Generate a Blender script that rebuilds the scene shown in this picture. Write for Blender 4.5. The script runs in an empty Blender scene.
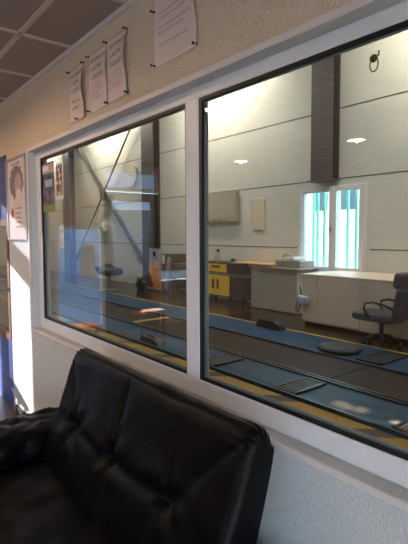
import bpy, bmesh, math, random
from mathutils import Vector, Matrix, noise
random.seed(7)
S = bpy.context.scene
COL = S.collection
PI = math.pi

# ------------------------------------------------------------------ materials
def lin(c):
    return tuple((v/255/12.92 if v/255 <= .04045 else ((v/255+.055)/1.055)**2.4) for v in c) + (1,)

def new_mat(name):
    m = bpy.data.materials.new(name); m.use_nodes = True
    nt = m.node_tree
    return m, nt, nt.nodes['Principled BSDF']

def node(nt, kind, **kw):
    n = nt.nodes.new(kind)
    for k, v in kw.items():
        if k in n.inputs: n.inputs[k].default_value = v
        else: setattr(n, k, v)
    return n

def coords(nt, scale=(1, 1, 1), rot=(0, 0, 0)):
    tc = node(nt, 'ShaderNodeTexCoord'); mp = node(nt, 'ShaderNodeMapping')
    mp.inputs['Scale'].default_value = scale; mp.inputs['Rotation'].default_value = rot
    nt.links.new(tc.outputs['Object'], mp.inputs['Vector'])
    return mp.outputs['Vector']

def mat(name, rgb, rough=.5, metal=0, var=.12, scale=6, bump=0, bscale=40, spec=.5, stretch=(1, 1, 1), coat=0):
    """Plain surface: colour broken up by noise, with an optional fine bump."""
    m, nt, b = new_mat(name)
    c = lin(rgb)
    v = coords(nt, stretch)
    n = node(nt, 'ShaderNodeTexNoise', Scale=scale, Detail=4.0)
    nt.links.new(v, n.inputs['Vector'])
    r = node(nt, 'ShaderNodeValToRGB')
    r.color_ramp.elements[0].position = .3; r.color_ramp.elements[1].position = .7
    r.color_ramp.elements[0].color = tuple(x*(1-var) for x in c[:3]) + (1,)
    r.color_ramp.elements[1].color = tuple(min(1, x*(1+var*.6)) for x in c[:3]) + (1,)
    nt.links.new(n.outputs['Fac'], r.inputs['Fac']); nt.links.new(r.outputs['Color'], b.inputs['Base Color'])
    b.inputs['Roughness'].default_value = rough; b.inputs['Metallic'].default_value = metal
    b.inputs['Specular IOR Level'].default_value = spec; b.inputs['Coat Weight'].default_value = coat
    if bump:
        n2 = node(nt, 'ShaderNodeTexNoise', Scale=bscale, Detail=3.0)
        nt.links.new(v, n2.inputs['Vector'])
        bp = node(nt, 'ShaderNodeBump', Strength=bump, Distance=.01)
        nt.links.new(n2.outputs['Fac'], bp.inputs['Height']); nt.links.new(bp.outputs['Normal'], b.inputs['Normal'])
    return m

def emit(name, rgb, strength):
    m, nt, b = new_mat(name)
    b.inputs['Base Color'].default_value = lin(rgb)
    b.inputs['Emission Color'].default_value = lin(rgb); b.inputs['Emission Strength'].default_value = strength
    return m

def glass_mat(name, ior=1.5, tint=(.93, .95, .95)):
    """Clear pane: Fresnel mix of a mirror reflection and straight transmission on both faces."""
    m = bpy.data.materials.new(name); m.use_nodes = True
    nt = m.node_tree; nt.nodes.clear()
    out = node(nt, 'ShaderNodeOutputMaterial')
    tr = node(nt, 'ShaderNodeBsdfTransparent'); tr.inputs['Color'].default_value = tint + (1,)
    gl = node(nt, 'ShaderNodeBsdfGlossy'); gl.inputs['Roughness'].default_value = 0.0
    geo = node(nt, 'ShaderNodeNewGeometry')
    mr = node(nt, 'ShaderNodeMapRange'); mr.inputs['To Min'].default_value = ior; mr.inputs['To Max'].default_value = 1/ior
    fr = node(nt, 'ShaderNodeFresnel'); mx = node(nt, 'ShaderNodeMixShader')
    nt.links.new(geo.outputs['Backfacing'], mr.inputs['Value']); nt.links.new(mr.outputs['Result'], fr.inputs['IOR'])
    nt.links.new(fr.outputs['Fac'], mx.inputs['Fac'])
    nt.links.new(tr.outputs[0], mx.inputs[1]); nt.links.new(gl.outputs[0], mx.inputs[2])
    nt.links.new(mx.outputs[0], out.inputs['Surface'])
    return m

def wallpaper_mat():
    """Painted wood-chip wallpaper: short upright raised flecks."""
    m, nt, b = new_mat('wallpaper')
    v = coords(nt, (1, 1, .24), (0, .22, 0))
    n = node(nt, 'ShaderNodeTexNoise', Scale=210.0, Detail=2.0, Roughness=.6)
    nt.links.new(v, n.inputs['Vector'])
    r = node(nt, 'ShaderNodeValToRGB'); r.color_ramp.elements[0].position = .42; r.color_ramp.elements[1].position = .6
    nt.links.new(n.outputs['Fac'], r.inputs['Fac'])
    bp = node(nt, 'ShaderNodeBump', Strength=.85, Distance=.004)
    nt.links.new(r.outputs['Color'], bp.inputs['Height']); nt.links.new(bp.outputs['Normal'], b.inputs['Normal'])
    # base colour split at window-head height: cream above, pale grey below
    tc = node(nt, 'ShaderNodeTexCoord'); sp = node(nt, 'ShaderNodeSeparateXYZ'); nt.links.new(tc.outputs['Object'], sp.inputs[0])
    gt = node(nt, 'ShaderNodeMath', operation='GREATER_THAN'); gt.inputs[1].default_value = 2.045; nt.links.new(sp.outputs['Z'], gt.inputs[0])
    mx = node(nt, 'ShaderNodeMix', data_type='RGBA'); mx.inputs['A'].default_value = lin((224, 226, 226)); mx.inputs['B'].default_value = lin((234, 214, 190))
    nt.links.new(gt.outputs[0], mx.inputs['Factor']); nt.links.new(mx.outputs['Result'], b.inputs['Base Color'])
    b.inputs['Roughness'].default_value = .75
    return m

def wood_mat(name, a, c, rough=.4, scale=3, stretch=(1, 12, 12)):
    m, nt, b = new_mat(name)
    v = coords(nt, stretch)
    n = node(nt, 'ShaderNodeTexNoise', Scale=scale, Detail=6.0, Distortion=.6)
    nt.links.new(v, n.inputs['Vector'])
    r = node(nt, 'ShaderNodeValToRGB'); r.color_ramp.elements[0].position = .3; r.color_ramp.elements[1].position = .7
    r.color_ramp.elements[0].color = lin(a); r.color_ramp.elements[1].color = lin(c)
    nt.links.new(n.outputs['Fac'], r.inputs['Fac']); nt.links.new(r.outputs['Color'], b.inputs['Base Color'])
    b.inputs['Roughness'].default_value = rough
    return m

def worn_paint_mat(name, paint, dirt, bare, spots=(), rough=.5):
    """Painted steel plate, scuffed; bare worn spots sit at fixed places on the plate."""
    m, nt, b = new_mat(name)
    v = coords(nt, (.6, 3, 1))
    n = node(nt, 'ShaderNodeTexNoise', Scale=3.0, Detail=7.0, Roughness=.65)
    nt.links.new(v, n.inputs['Vector'])
    r = node(nt, 'ShaderNodeValToRGB'); r.color_ramp.elements[0].position = .34; r.color_ramp.elements[1].position = .62
    r.color_ramp.elements[0].color = lin(dirt); r.color_ramp.elements[1].color = lin(paint)
    nt.links.new(n.outputs['Fac'], r.inputs['Fac'])
    last = r.outputs['Color']
    tc = node(nt, 'ShaderNodeTexCoord')
    n2 = node(nt, 'ShaderNodeTexNoise', Scale=24.0, Detail=6.0)
    nt.links.new(tc.outputs['Object'], n2.inputs['Vector'])
    for (x, y, rad) in spots:
        d = node(nt, 'ShaderNodeVectorMath', operation='DISTANCE'); d.inputs[1].default_value = (x, y, 0)
        nt.links.new(tc.outputs['Object'], d.inputs[0])
        mr = node(nt, 'ShaderNodeMapRange'); mr.inputs['From Min'].default_value = rad; mr.inputs['From Max'].default_value = 0
        nt.links.new(d.outputs['Value'], mr.inputs['Value'])
        mu = node(nt, 'ShaderNodeMath', operation='MULTIPLY'); nt.links.new(mr.outputs['Result'], mu.inputs[0]); nt.links.new(n2.outputs['Fac'], mu.inputs[1])
        m2 = node(nt, 'ShaderNodeMath', operation='MULTIPLY', use_clamp=True); m2.inputs[1].default_value = 3.0; nt.links.new(mu.outputs[0], m2.inputs[0])
        mx = node(nt, 'ShaderNodeMix', data_type='RGBA'); mx.inputs['B'].default_value = lin(bare)
        nt.links.new(m2.outputs[0], mx.inputs['Factor']); nt.links.new(last, mx.inputs['A'])
        last = mx.outputs['Result']
    nt.links.new(last, b.inputs['Base Color'])
    b.inputs['Specular IOR Level'].default_value = .25
    b.inputs['Roughness'].default_value = rough
    return m

def stripe_mat(name, a, c, pitch, share=.5):
    """Diagonal two-colour warning stripes, scuffed."""
    m, nt, b = new_mat(name)
    tc = node(nt, 'ShaderNodeTexCoord'); sp = node(nt, 'ShaderNodeSeparateXYZ')
    nt.links.new(tc.outputs['Object'], sp.inputs[0])
    ad = node(nt, 'ShaderNodeMath', operation='SUBTRACT'); nt.links.new(sp.outputs['X'], ad.inputs[0]); nt.links.new(sp.outputs['Y'], ad.inputs[1])
    dv = node(nt, 'ShaderNodeMath', operation='DIVIDE'); dv.inputs[1].default_value = pitch; nt.links.new(ad.outputs[0], dv.inputs[0])
    fr = node(nt, 'ShaderNodeMath', operation='FRACT'); nt.links.new(dv.outputs[0], fr.inputs[0])
    gt = node(nt, 'ShaderNodeMath', operation='GREATER_THAN'); gt.inputs[1].default_value = share; nt.links.new(fr.outputs[0], gt.inputs[0])
    mx = node(nt, 'ShaderNodeMix', data_type='RGBA'); mx.inputs['A'].default_value = lin(a); mx.inputs['B'].default_value = lin(c)
    nt.links.new(gt.outputs[0], mx.inputs['Factor']); nt.links.new(mx.outputs['Result'], b.inputs['Base Color'])
    b.inputs['Roughness'].default_value = .6
    return m

def print_mat(name, cols, scale, stretch=(1, 1, 1)):
    """Printed picture matter: blocks of several inks."""
    m, nt, b = new_mat(name)
    v = coords(nt, stretch)
    n = node(nt, 'ShaderNodeTexVoronoi', Scale=scale); nt.links.new(v, n.inputs['Vector'])
    sp = node(nt, 'ShaderNodeSeparateXYZ'); nt.links.new(n.outputs['Color'], sp.inputs[0])
    r = node(nt, 'ShaderNodeValToRGB'); r.color_ramp.interpolation = 'CONSTANT'
    while len(r.color_ramp.elements) < len(cols): r.color_ramp.elements.new(.5)
    for i, c in enumerate(cols):
        r.color_ramp.elements[i].position = i/len(cols); r.color_ramp.elements[i].color = lin(c)
    nt.links.new(sp.outputs['X'], r.inputs['Fac']); nt.links.new(r.outputs['Color'], b.inputs['Base Color'])
    b.inputs['Roughness'].default_value = .35
    return m

def gradient_print_mat(name, stops, z0, z1):
    """A printed sheet whose inks change with height."""
    m, nt, b = new_mat(name)
    tc = node(nt, 'ShaderNodeTexCoord'); sp = node(nt, 'ShaderNodeSeparateXYZ'); nt.links.new(tc.outputs['Object'], sp.inputs[0])
    mr = node(nt, 'ShaderNodeMapRange'); mr.inputs['From Min'].default_value = z0; mr.inputs['From Max'].default_value = z1
    nt.links.new(sp.outputs['Z'], mr.inputs['Value'])
    r = node(nt, 'ShaderNodeValToRGB')
    while len(r.color_ramp.elements) < len(stops): r.color_ramp.elements.new(.5)
    for i, (p, c) in enumerate(stops):
        r.color_ramp.elements[i].position = p; r.color_ramp.elements[i].color = lin(c)
    nt.links.new(mr.outputs['Result'], r.inputs['Fac']); nt.links.new(r.outputs['Color'], b.inputs['Base Color'])
    b.inputs['Roughness'].default_value = .4
    return m

def leather_mat():
    m, nt, b = new_mat('black_leather')
    v = coords(nt)
    vo = node(nt, 'ShaderNodeTexVoronoi', Scale=260.0); nt.links.new(v, vo.inputs['Vector'])
    n = node(nt, 'ShaderNodeTexNoise', Scale=9.0, Detail=3.0); nt.links.new(v, n.inputs['Vector'])
    ad = node(nt, 'ShaderNodeMath', operation='MULTIPLY_ADD'); ad.inputs[1].default_value = .05
    nt.links.new(vo.outputs['Distance'], ad.inputs[0]); nt.links.new(n.outputs['Fac'], ad.inputs[2])
    bp = node(nt, 'ShaderNodeBump', Strength=.35, Distance=.02)
    nt.links.new(ad.outputs[0], bp.inputs['Height']); nt.links.new(bp.outputs['Normal'], b.inputs['Normal'])
    b.inputs['Base Color'].default_value = lin((11, 11, 12)); b.inputs['Roughness'].default_value = .36
    b.inputs['Specular IOR Level'].default_value = .09
    return m

M = dict(
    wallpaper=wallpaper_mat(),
    room_paint=mat('room_paint', (214, 200, 186), .8, var=.05),
    tile=mat('ceiling_tile', (158, 142, 136), .9, var=.06, scale=60, bump=.3, bscale=220),
    grid=mat('ceiling_grid_paint', (205, 192, 184), .6, var=.03),
    laminate=wood_mat('floor_laminate', (84, 62, 48), (112, 86, 68), .35),
    upvc=mat('white_frame_plastic', (226, 227, 232), .35, var=.02),
    lip=mat('white_trim_plastic', (222, 214, 214), .45, var=.03),
    gasket=mat('black_gasket', (16, 17, 20), .5, var=.05),
    spacer=mat('grey_spacer', (150, 155, 155), .8, var=.05),
    glass=glass_mat('window_glass', 1.56),
    thin_glass=glass_mat('clear_glass', 1.45),
    door_tint=glass_mat('door_tinted_glass', 1.45, (.40, .41, .45)),  # entrance tints, this and the next two: added to dim the mirrored sky
    dark_tint=glass_mat('dark_tinted_glass', 1.45, (.28, .30, .35)),
    tint_glass=glass_mat('blue_tinted_glass', 1.45, (.55, .62, .74)),
    blue_paint=mat('blue_door_paint', (52, 76, 140), .4, var=.1),
    brown_frame=mat('brown_timber', (112, 66, 42), .5, var=.2, stretch=(8, 8, 1)),
    skirting=mat('dark_skirting', (60, 48, 42), .5),
    panel=mat('wall_panel_steel', (216, 215, 208), .42, var=.04, scale=2),
    seam=mat('panel_joint', (92, 88, 84), .7),
    column=mat('dark_column_paint', (92, 82, 82), .5, var=.1),
    column_blue=mat('slate_column_paint', (80, 88, 112), .5, var=.1),
    brace=mat('grey_brace_paint', (112, 108, 104), .5, var=.1),
    shop_floor=mat('workshop_floor_resin', (58, 42, 33), .24, var=.28, scale=1.5),
    shop_ceiling=mat('workshop_roof_sheet', (170, 168, 160), .7),
    pit=mat('pit_boards', (50, 37, 29), .6, spec=.2, var=.25, scale=2, stretch=(.5, 5, 1)),
    blue_plate=worn_paint_mat('blue_plate_paint', (30, 82, 118), (24, 52, 74), (196, 176, 152), ((5.68, -.14, .10), (5.76, -.15, .09), (5.87, -.12, .10), (6.19, -.13, .07))),
    blue_plate_far=worn_paint_mat('blue_plate_paint_far', (28, 78, 120), (24, 52, 80), (120, 130, 130)),
    rail=mat('dark_rail_steel', (44, 50, 58), .35, metal=.5),
    hatch=stripe_mat('warning_stripes', (170, 130, 40), (74, 64, 44), .95, .78),
    yellow=mat('yellow_line_paint', (206, 170, 60), .5, var=.2, scale=10),
    mesh_dark=mat('dark_grating', (52, 56, 58), .5, var=.3, scale=60),
    mesh_beige=mat('beige_grating', (150, 138, 116), .6, var=.35, scale=50),
    leather=leather_mat(),
    thread=mat('black_thread', (24, 24, 26), .6),
    paper=mat('notice_paper', (232, 214, 206), .8, var=.03),
    ink=mat('dark_ink', (92, 74, 74), .8),
    ink_soft=mat('soft_ink', (160, 138, 132), .8),
    pin=mat('dark_pin', (34, 32, 36), .3),
    alu=mat('silver_frame', (176, 172, 172), .3, metal=.8, var=.04),
    print_pale=mat('pale_print', (220, 208, 208), .3, var=.04),
    print_grey=mat('grey_print', (122, 112, 116), .35, var=.3, scale=30),
    print_mid=mat('mid_print', (182, 164, 164), .35, var=.2, scale=25),
    red=mat('red_print', (188, 52, 62), .4),
    mag_a=print_mat('travel_print', [(78, 74, 100), (50, 50, 78), (120, 110, 120), (44, 48, 66), (120, 74, 52), (62, 76, 116)], 34, (1, 1, .8)),
    mag_b=print_mat('event_print', [(70, 46, 44), (196, 118, 44), (92, 60, 56), (226, 206, 190), (150, 70, 40), (60, 56, 70)], 42),
    olive=mat('olive_print', (126, 126, 62), .4),
    white_print=mat('white_print', (226, 228, 232), .4, var=.03),
    pale_blue=mat('pale_blue_print', (150, 176, 206), .4),
    brass=mat('brown_brass', (124, 92, 50), .3, metal=.7),
    rubber=mat('black_rubber', (26, 26, 28), .6),
    cab_yellow=mat('yellow_cabinet_paint', (250, 200, 16), .35, var=.06),
    cab_dark=mat('dark_cabinet_paint', (44, 34, 31), .4, var=.15),
    cab_black=mat('black_cabinet_paint', (24, 24, 27), .4),
    steel=mat('brushed_steel', (160, 160, 158), .3, metal=.8),
    bench_top=wood_mat('bench_top_wood', (214, 160, 104), (236, 190, 134), .4),
    bench_body=mat('grey_bench_panel', (176, 172, 160), .5, var=.05),
    brown_wood=wood_mat('brown_bench_wood', (86, 66, 54), (120, 94, 74), .5),
    machine=mat('grey_machine_case', (150, 146, 140), .35, var=.06),
    pale_cab=mat('pale_cabinet_paint', (224, 206, 190), .55, var=.03),
    slate=mat('slate_upholstery', (50, 58, 74), .6, var=.12),
    chair_metal=mat('dark_chair_metal', (44, 46, 52), .4, metal=.4),
    tv_body=mat('grey_screen_body', (172, 166, 152), .3, var=.05),
    tv_face=mat('pale_screen_face', (184, 178, 164), .12, var=.04),
    beige=mat('beige_board', (222, 206, 184), .6, var=.04),
    banner=gradient_print_mat('banner_print', [(0, (246, 150, 84)), (.3, (252, 182, 116)), (.62, (240, 186, 136)), (.74, (176, 178, 190)), (1, (196, 206, 220))], .1, 1.1),
    purple=mat('purple_print', (122, 72, 92), .4),
    leaf=mat('plant_leaf', (72, 104, 50), .5, var=.3),
    pot=mat('dark_pot', (66, 62, 58), .6),
    clock_face=mat('clock_face', (226, 218, 200), .4, var=.02),
    pink=mat('pink_strap', (170, 96, 140), .6),
    cloth_blue=mat('light_blue_cloth', (176, 206, 226), .7),
    teal=mat('teal_bar_paint', (116, 226, 186), .45, var=.08),
    render_white=mat('white_render', (240, 232, 218), .9, var=.04),
    blocker_grey=mat('pale_blue_render', (150, 152, 160), .9, var=.1),  # surface of the added sky and sun blockers outside
    dark_pane=mat('dark_far_pane', (62, 74, 82), .2),
    asphalt=mat('grey_asphalt', (112, 112, 112), .9, var=.1),
    green_dark=mat('dark_green_paint', (40, 66, 52), .5),
    orange_wood=wood_mat('orange_table_wood', (224, 112, 30), (242, 142, 48), .8),
    lamp=emit('lamp_face', (255, 240, 214), 9.0),
    clear_white=mat('white_plastic', (232, 232, 228), .4, var=.02),
)

# ------------------------------------------------------------------ mesh helpers
class MB:
    """Collects shapes in one bmesh; build() links them as one mesh object."""
    def __init__(s): s.bm = bmesh.new()
    def box(s, x0, x1, y0, y1, z0, z1, bevel=0, seg=2, rot=None, piv=None):
        r = bmesh.ops.create_cube(s.bm, size=1)
        vs = r['verts']
        for v in vs:
            v.co = Vector((x0+(v.co.x+.5)*(x1-x0), y0+(v.co.y+.5)*(y1-y0), z0+(v.co.z+.5)*(z1-z0)))
        if bevel:
            es = list({e for v in vs for e in v.link_edges})
            g = bmesh.ops.bevel(s.bm, geom=es, offset=bevel, segments=seg, profile=.6, affect='EDGES', clamp_overlap=True)
            vs = list({v for v in g['verts']} | {v for v in vs if v.is_valid})
        if rot:
            p = Vector(piv or ((x0+x1)/2, (y0+y1)/2, (z0+z1)/2))
            for v in vs: v.co = p + rot @ (v.co-p)
        return s
    def tube(s, pts, r, n=10, closed=False):
        pts = [Vector(p) for p in pts]; rings = []
        m = len(pts)
        for i, p in enumerate(pts):
            a = pts[(i-1) % m] if (closed or i > 0) else p
            b = pts[(i+1) % m] if (closed or i < m-1) else p
            t = (b-a).normalized()
            ref = Vector((0, 0, 1)) if abs(t.z) < .9 else Vector((0, 1, 0))
            u = t.cross(ref).normalized(); w = u.cross(t)
            rr = r[i] if isinstance(r, (list, tuple)) else r
            rings.append([s.bm.verts.new(p + u*rr*math.cos(2*PI*k/n) + w*rr*math.sin(2*PI*k/n)) for k in range(n)])
        for i in range(m if closed else m-1):
            A, B = rings[i], rings[(i+1) % m]
            for k in range(n): s.bm.faces.new((A[k], A[(k+1) % n], B[(k+1) % n], B[k]))
        if not closed:
            s.bm.faces.new(rings[0]); s.bm.faces.new(rings[-1][::-1])
        return s
    def lathe(s, prof, c, axis='z', n=28, cap=True):
        """prof: (radius, height) pairs, turned about an axis through c."""
        c = Vector(c); rings = []
        def P(r, h, a):
            u, v = r*math.cos(a), r*math.sin(a)
            return c + {'z': Vector((u, v, h)), 'y': Vector((u, h, v)), 'x': Vector((h, u, v))}[axis]
        for r, h in prof: rings.append([s.bm.verts.new(P(max(r, 1e-4), h, 2*PI*k/n)) for k in range(n)])
        for i in range(len(rings)-1):
            for k in range(n): s.bm.faces.new((rings[i][k], rings[i][(k+1) % n], rings[i+1][(k+1) % n], rings[i+1][k]))
        if cap: s.bm.faces.new(rings[0][::-1]); s.bm.faces.new(rings[-1])
        return s
    def prism(s, poly, y0, y1):
        """poly: (x, z) outline, extruded from y0 to y1."""
        A = [s.bm.verts.new((x, y0, z)) for x, z in poly]; B = [s.bm.verts.new((x, y1, z)) for x, z in poly]
        n = len(poly)
        s.bm.faces.new(A); s.bm.faces.new(B[::-1])
        for k in range(n): s.bm.faces.new((A[k], B[k], B[(k+1) % n], A[(k+1) % n]))
        return s
    def surf(s, f, nu, nv):
        """f(i/nu, j/nv) -> point."""
        g = [[s.bm.verts.new(f(i/nu, j/nv)) for j in range(nv+1)] for i in range(nu+1)]
        for i in range(nu):
            for j in range(nv): s.bm.faces.new((g[i][j], g[i+1][j], g[i+1][j+1], g[i][j+1]))
        return s
    def cushion(s, x0, x1, y0, y1, z0, z1, r, disp=None, n=14):
        """Rounded box with an optional displacement function of the point and its normal."""
        lo, hi = Vector((x0, y0, z0)), Vector((x1, y1, z1)); c = (lo+hi)/2; h = (hi-lo)/2
        inner = Vector((max(h.x-r, .001), max(h.y-r, .001), max(h.z-r, .001)))
        tmp = bmesh.new(); bmesh.ops.create_cube(tmp, size=2)
        bmesh.ops.subdivide_edges(tmp, edges=tmp.edges[:], cuts=n, use_grid_fill=True)
        mp = {}
        for v in tmp.verts:
            q = Vector((v.co.x*h.x, v.co.y*h.y, v.co.z*h.z))
            k = Vector((max(-inner.x, min(inner.x, q.x)), max(-inner.y, min(inner.y, q.y)), max(-inner.z, min(inner.z, q.z))))
            d = q-k; nn = d.normalized() if d.length > 1e-9 else Vector((0, 0, 1))
            p = c+k+nn*r
            if disp: p = p+nn*disp(p, nn)
            mp[v.index] = s.bm.verts.new(p)
        for f in tmp.faces: s.bm.faces.new([mp[v.index] for v in f.verts])
        tmp.free(); return s
    def build(s, name, m, parent=None, smooth=False, origin=None):
        bmesh.ops.recalc_face_normals(s.bm, faces=s.bm.faces[:])
        me = bpy.data.meshes.new(name)
        o = bpy.data.objects.new(name, me); COL.objects.link(o)
        base = Vector(origin) if origin else Vector((0, 0, 0))
        if parent:
            o.parent = parent; base = Vector(parent['base']) if 'base' in parent else base
            if parent.type != 'EMPTY': base = Vector(parent.get('base', (0, 0, 0)))
        for v in s.bm.verts: v.co -= base
        s.bm.to_mesh(me); s.bm.free()
        if not parent: o.location = base
        o['base'] = tuple(base)
        me.materials.append(m if not isinstance(m, str) else M[m])
        if smooth:
            for p in me.polygons: p.use_smooth = True
        return o

def tag(o, label, cat, group=None, kind=None):
    o['label'] = label; o['category'] = cat
    if group: o['group'] = group
    if kind: o['kind'] = kind
    return o
def thing(name, label, cat, base, group=None):
    o = bpy.data.objects.new(name, None); COL.objects.link(o); o.location = base; o['base'] = tuple(base)
    o.empty_display_size = .1
    return tag(o, label, cat, group)
def struct(o, label, cat):
    return tag(o, label, cat, kind='structure')
def shell(name, label, cat, base=(0, 0, 0)):
    return struct(thing(name, label, cat, base), label, cat)

def text_mesh(body, size, x, y, z, m, parent, name='lettering', align='LEFT', stretch=1):
    cu = bpy.data.curves.new('t', 'FONT'); cu.body = body; cu.size = size; cu.align_x = align
    cu.resolution_u = 2; cu.extrude = .0002; cu.space_line = 1.25
    o = bpy.data.objects.new('t', cu); COL.objects.link(o)
    dg = bpy.context.evaluated_depsgraph_get(); dg.update()
    me = bpy.data.meshes.new_from_object(o.evaluated_get(dg))
    bpy.data.objects.remove(o)
    base = Vector(parent['base'])
    for v in me.vertices: v.co = Vector((x+v.co.x*stretch, y-v.co.z, z+v.co.y))-base
    n = bpy.data.objects.new(name, me); COL.objects.link(n); n.parent = parent
    me.materials.clear(); me.materials.append(M[m]); n['base'] = tuple(base)
    return n

# ------------------------------------------------------------------ levels and key planes
RF = .17            # waiting-room floor (workshop floor is 0)
CE = 2.46           # waiting-room ceiling
YB = 6.10           # face of the workshop back wall
XE = -5.6           # face of the end wall of the waiting room
YO = -4.6           # face of the wall opposite the window
XR = 2.6

# ------------------------------------------------------------------ waiting room shell
struct(MB().box(XE-.1, XR+.1, YO-.1, .12, RF-.12, RF).build('floor', 'laminate'), 'brown laminate floor of the waiting room', 'floor')

ceil_ = struct(MB().box(XE-.1, XR+.1, YO-.1, .12, CE, CE+.1).build('ceiling', 'tile'), 'brownish suspended ceiling of square tiles', 'ceiling')
g = MB()
x = -2.305-.57*5
while x < XR:
    g.box(x-.012, x+.012, YO, -.012, CE-.006, CE+.002); x += .57
y = -.272
while y > YO:
    g.box(XE, XR, y-.012, y+.012, CE-.006, CE+.002); y -= .57
g.build('ceiling_grid', 'grid', ceil_)
g = MB().box(-3.6, XR, -.02, 0, CE-.022, CE-.0005)
g.build('edge_angle', 'lip', ceil_)

OX0, OX1, OZ0, OZ1 = -3.06, .36, .885, 2.035     # window opening
w = MB()
w.box(-3.555, OX0, 0, .12, RF-.1, CE+.1)
w.box(OX0, OX1, 0, .12, RF-.1, OZ0)
w.box(OX0, OX1, 0, .12, OZ1, CE+.1)
w.box(OX1, XR, 0, .12, RF-.1, CE+.1)
w.box(XE, -3.555, 0, .12, 2.09, CE+.1)
w.box(XE-.1, -4.5, 0, .12, RF-.1, 2.09)
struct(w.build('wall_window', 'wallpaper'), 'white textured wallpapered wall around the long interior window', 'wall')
struct(MB().box(-3.5, -3.0, -.012, 0, RF, RF+.07, .003).box(-3.0, XR, -.012, 0, RF, RF+.07, .003).build('baseboard_window', 'skirting'), 'dark skirting at the foot of the window wall', 'baseboard')

# trim around the opening
t = MB()
L = .02; P = .014
t.box(OX0-L, OX1+L, -P, 0, OZ1-.004, OZ1+L, .003)
t.box(OX0-L, OX1+L, -P, 0, OZ0-L, OZ0+.002, .003)
t.box(OX0-L, OX0+.002, -P, 0, OZ0, OZ1, .003)
t.box(OX1-.002, OX1+L, -P, 0, OZ0, OZ1, .003)
struct(t.build('trim_1', 'lip'), 'slim white trim edging the interior window opening', 'trim')

# ------------------------------------------------------------------ interior window
FY0, FY1 = .045, .064
GX0, GX1, GM0, GM1, GX2 = -2.99, -1.415, -1.335, -.02+.3, .28
GZ0, GZ1 = .955, 1.99
win = shell('window_1', 'long white framed interior window looking into the workshop', 'window', (-1.35, .07, OZ0))
f = MB()
f.box(OX0, GX0, FY0, FY1, OZ0, OZ1, .006)
f.box(GX0-.01, OX1, FY0, FY1, OZ0, GZ0, .006)
f.box(GX0-.01, OX1, FY0, FY1, GZ1, OZ1, .006)
f.box(GX2, OX1, FY0, FY1, GZ0-.01, GZ1+.01, .006)
f.build('window_frame', 'upvc', win)
MB().box(GX1, GM0, FY0-.001, FY1, GZ0-.012, GZ1+.012, .006).build('mullion', 'upvc', win)
for a, b in ((GX0, GX1), (GM0, GX2)):
    k = MB(); th = .012
    k.box(a, b, FY0+.003, FY0+.010, GZ1-th, GZ1); k.box(a, b, FY0+.003, FY0+.010, GZ0, GZ0+th)
    k.box(a, a+th*1.4, FY0+.003, FY0+.010, GZ0+th, GZ1-th); k.box(b-th*.4, b, FY0+.003, FY0+.010, GZ0+th, GZ1-th)
    k.build('gasket', 'gasket', win)
    k = MB(); q = .007
    k.box(a, b, FY0+.0162, FY0+.021, GZ1-th-q*.4, GZ1); k.box(a, b, FY0+.0162, FY0+.021, GZ0, GZ0+th+q)
    k.box(a, a+th*1.4+q*2, FY0+.0162, FY0+.021, GZ0+th+q, GZ1-th-q*.4); k.box(b-th*.4-q, b, FY0+.0162, FY0+.021, GZ0+th+q, GZ1-th-q*.4)
    k.build('spacer', 'spacer', win)
    MB().box(a+.003, b-.003, .056, .061, GZ0+.003, GZ1-.003).build('pane', 'glass', win)
for cx in (-1.405, -1.24, -.75):
    MB().box(cx-.016, cx+.016, FY0-.004, FY0+.004, .93, .939, .003).build('drain_cap', 'clear_white', win)

# ------------------------------------------------------------------ blue door left of the window
dr = shell('door_1', 'blue door with a brown framed glass panel beyond the sofa', 'door', (-4.03, .03, RF))
d = MB()
d.box(-4.5, -3.56, .015, .055, RF, .70); d.box(-4.5, -3.56, .015, .055, 1.62, 2.09)
d.box(-3.6, -3.56, .015, .055, .70, 1.62); d.box(-4.5, -4.38, .015, .055, .70, 1.62)
d.build('door_leaf', 'blue_paint', dr)
k = MB()
k.box(-4.38, -4.33, .005, .06, .70, 1.62); k.box(-3.645, -3.6, .005, .06, .70, 1.62)
k.box(-4.33, -3.645, .005, .06, .70, .75); k.box(-4.33, -3.645, .005, .06, 1.57, 1.62)
k.build('glazing_frame', 'brown_frame', dr)
MB().box(-4.33, -3.645, .03, .036, .75, 1.57).build('pane', 'thin_glass', dr)
MB().tube([(-3.62, .0, 1.1), (-3.62, -.05, 1.1), (-3.74, -.05, 1.1)], .009).build('door_handle', 'steel', dr, True)

# ------------------------------------------------------------------ end wall, opposite wall, side wall
w = MB()
ex0, ex1 = XE-.1, XE
w.box(ex0, ex1, -1.0, .0, RF, CE)                    # by the window wall
w.box(ex0, ex1, YO, -3.17, RF, CE); w.box(ex0, ex1, -3.17, -2.56, RF, .80); w.box(ex0, ex1, -3.17, -2.56, .98, CE)
w.box(ex0, ex1, -2.56, -1.68, 2.4, CE); w.box(ex0, ex1, -1.68, -1.0, 1.62, CE)
w.box(ex0, ex1, -1.68, -1.0, RF, .24)
struct(w.build('wall_end', 'room_paint'), 'painted end wall of the waiting room mirrored in the glass', 'wall')
w = MB()
w.box(XE, -1.9, YO-.1, YO, RF, CE); w.box(2.3, XR, YO-.1, YO, RF, CE)
w.box(-1.9, 2.3, YO-.1, YO, RF, .30); w.box(-1.9, 2.3, YO-.1, YO, 1.8, CE)
struct(w.build('wall_opposite', 'room_paint'), 'painted wall of the waiting room across from the sofa', 'wall')
w = MB()
w.box(XR, XR+.1, YO, -2.9, RF, CE); w.box(XR, XR+.1, -.5, .0, RF, CE); w.box(XR, XR+.1, -2.9, -.5, RF, .4); w.box(XR, XR+.1, -2.9, -.5, 1.9, CE)
struct(w.build('wall_side', 'room_paint'), 'painted side wall of the waiting room', 'wall')

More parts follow.
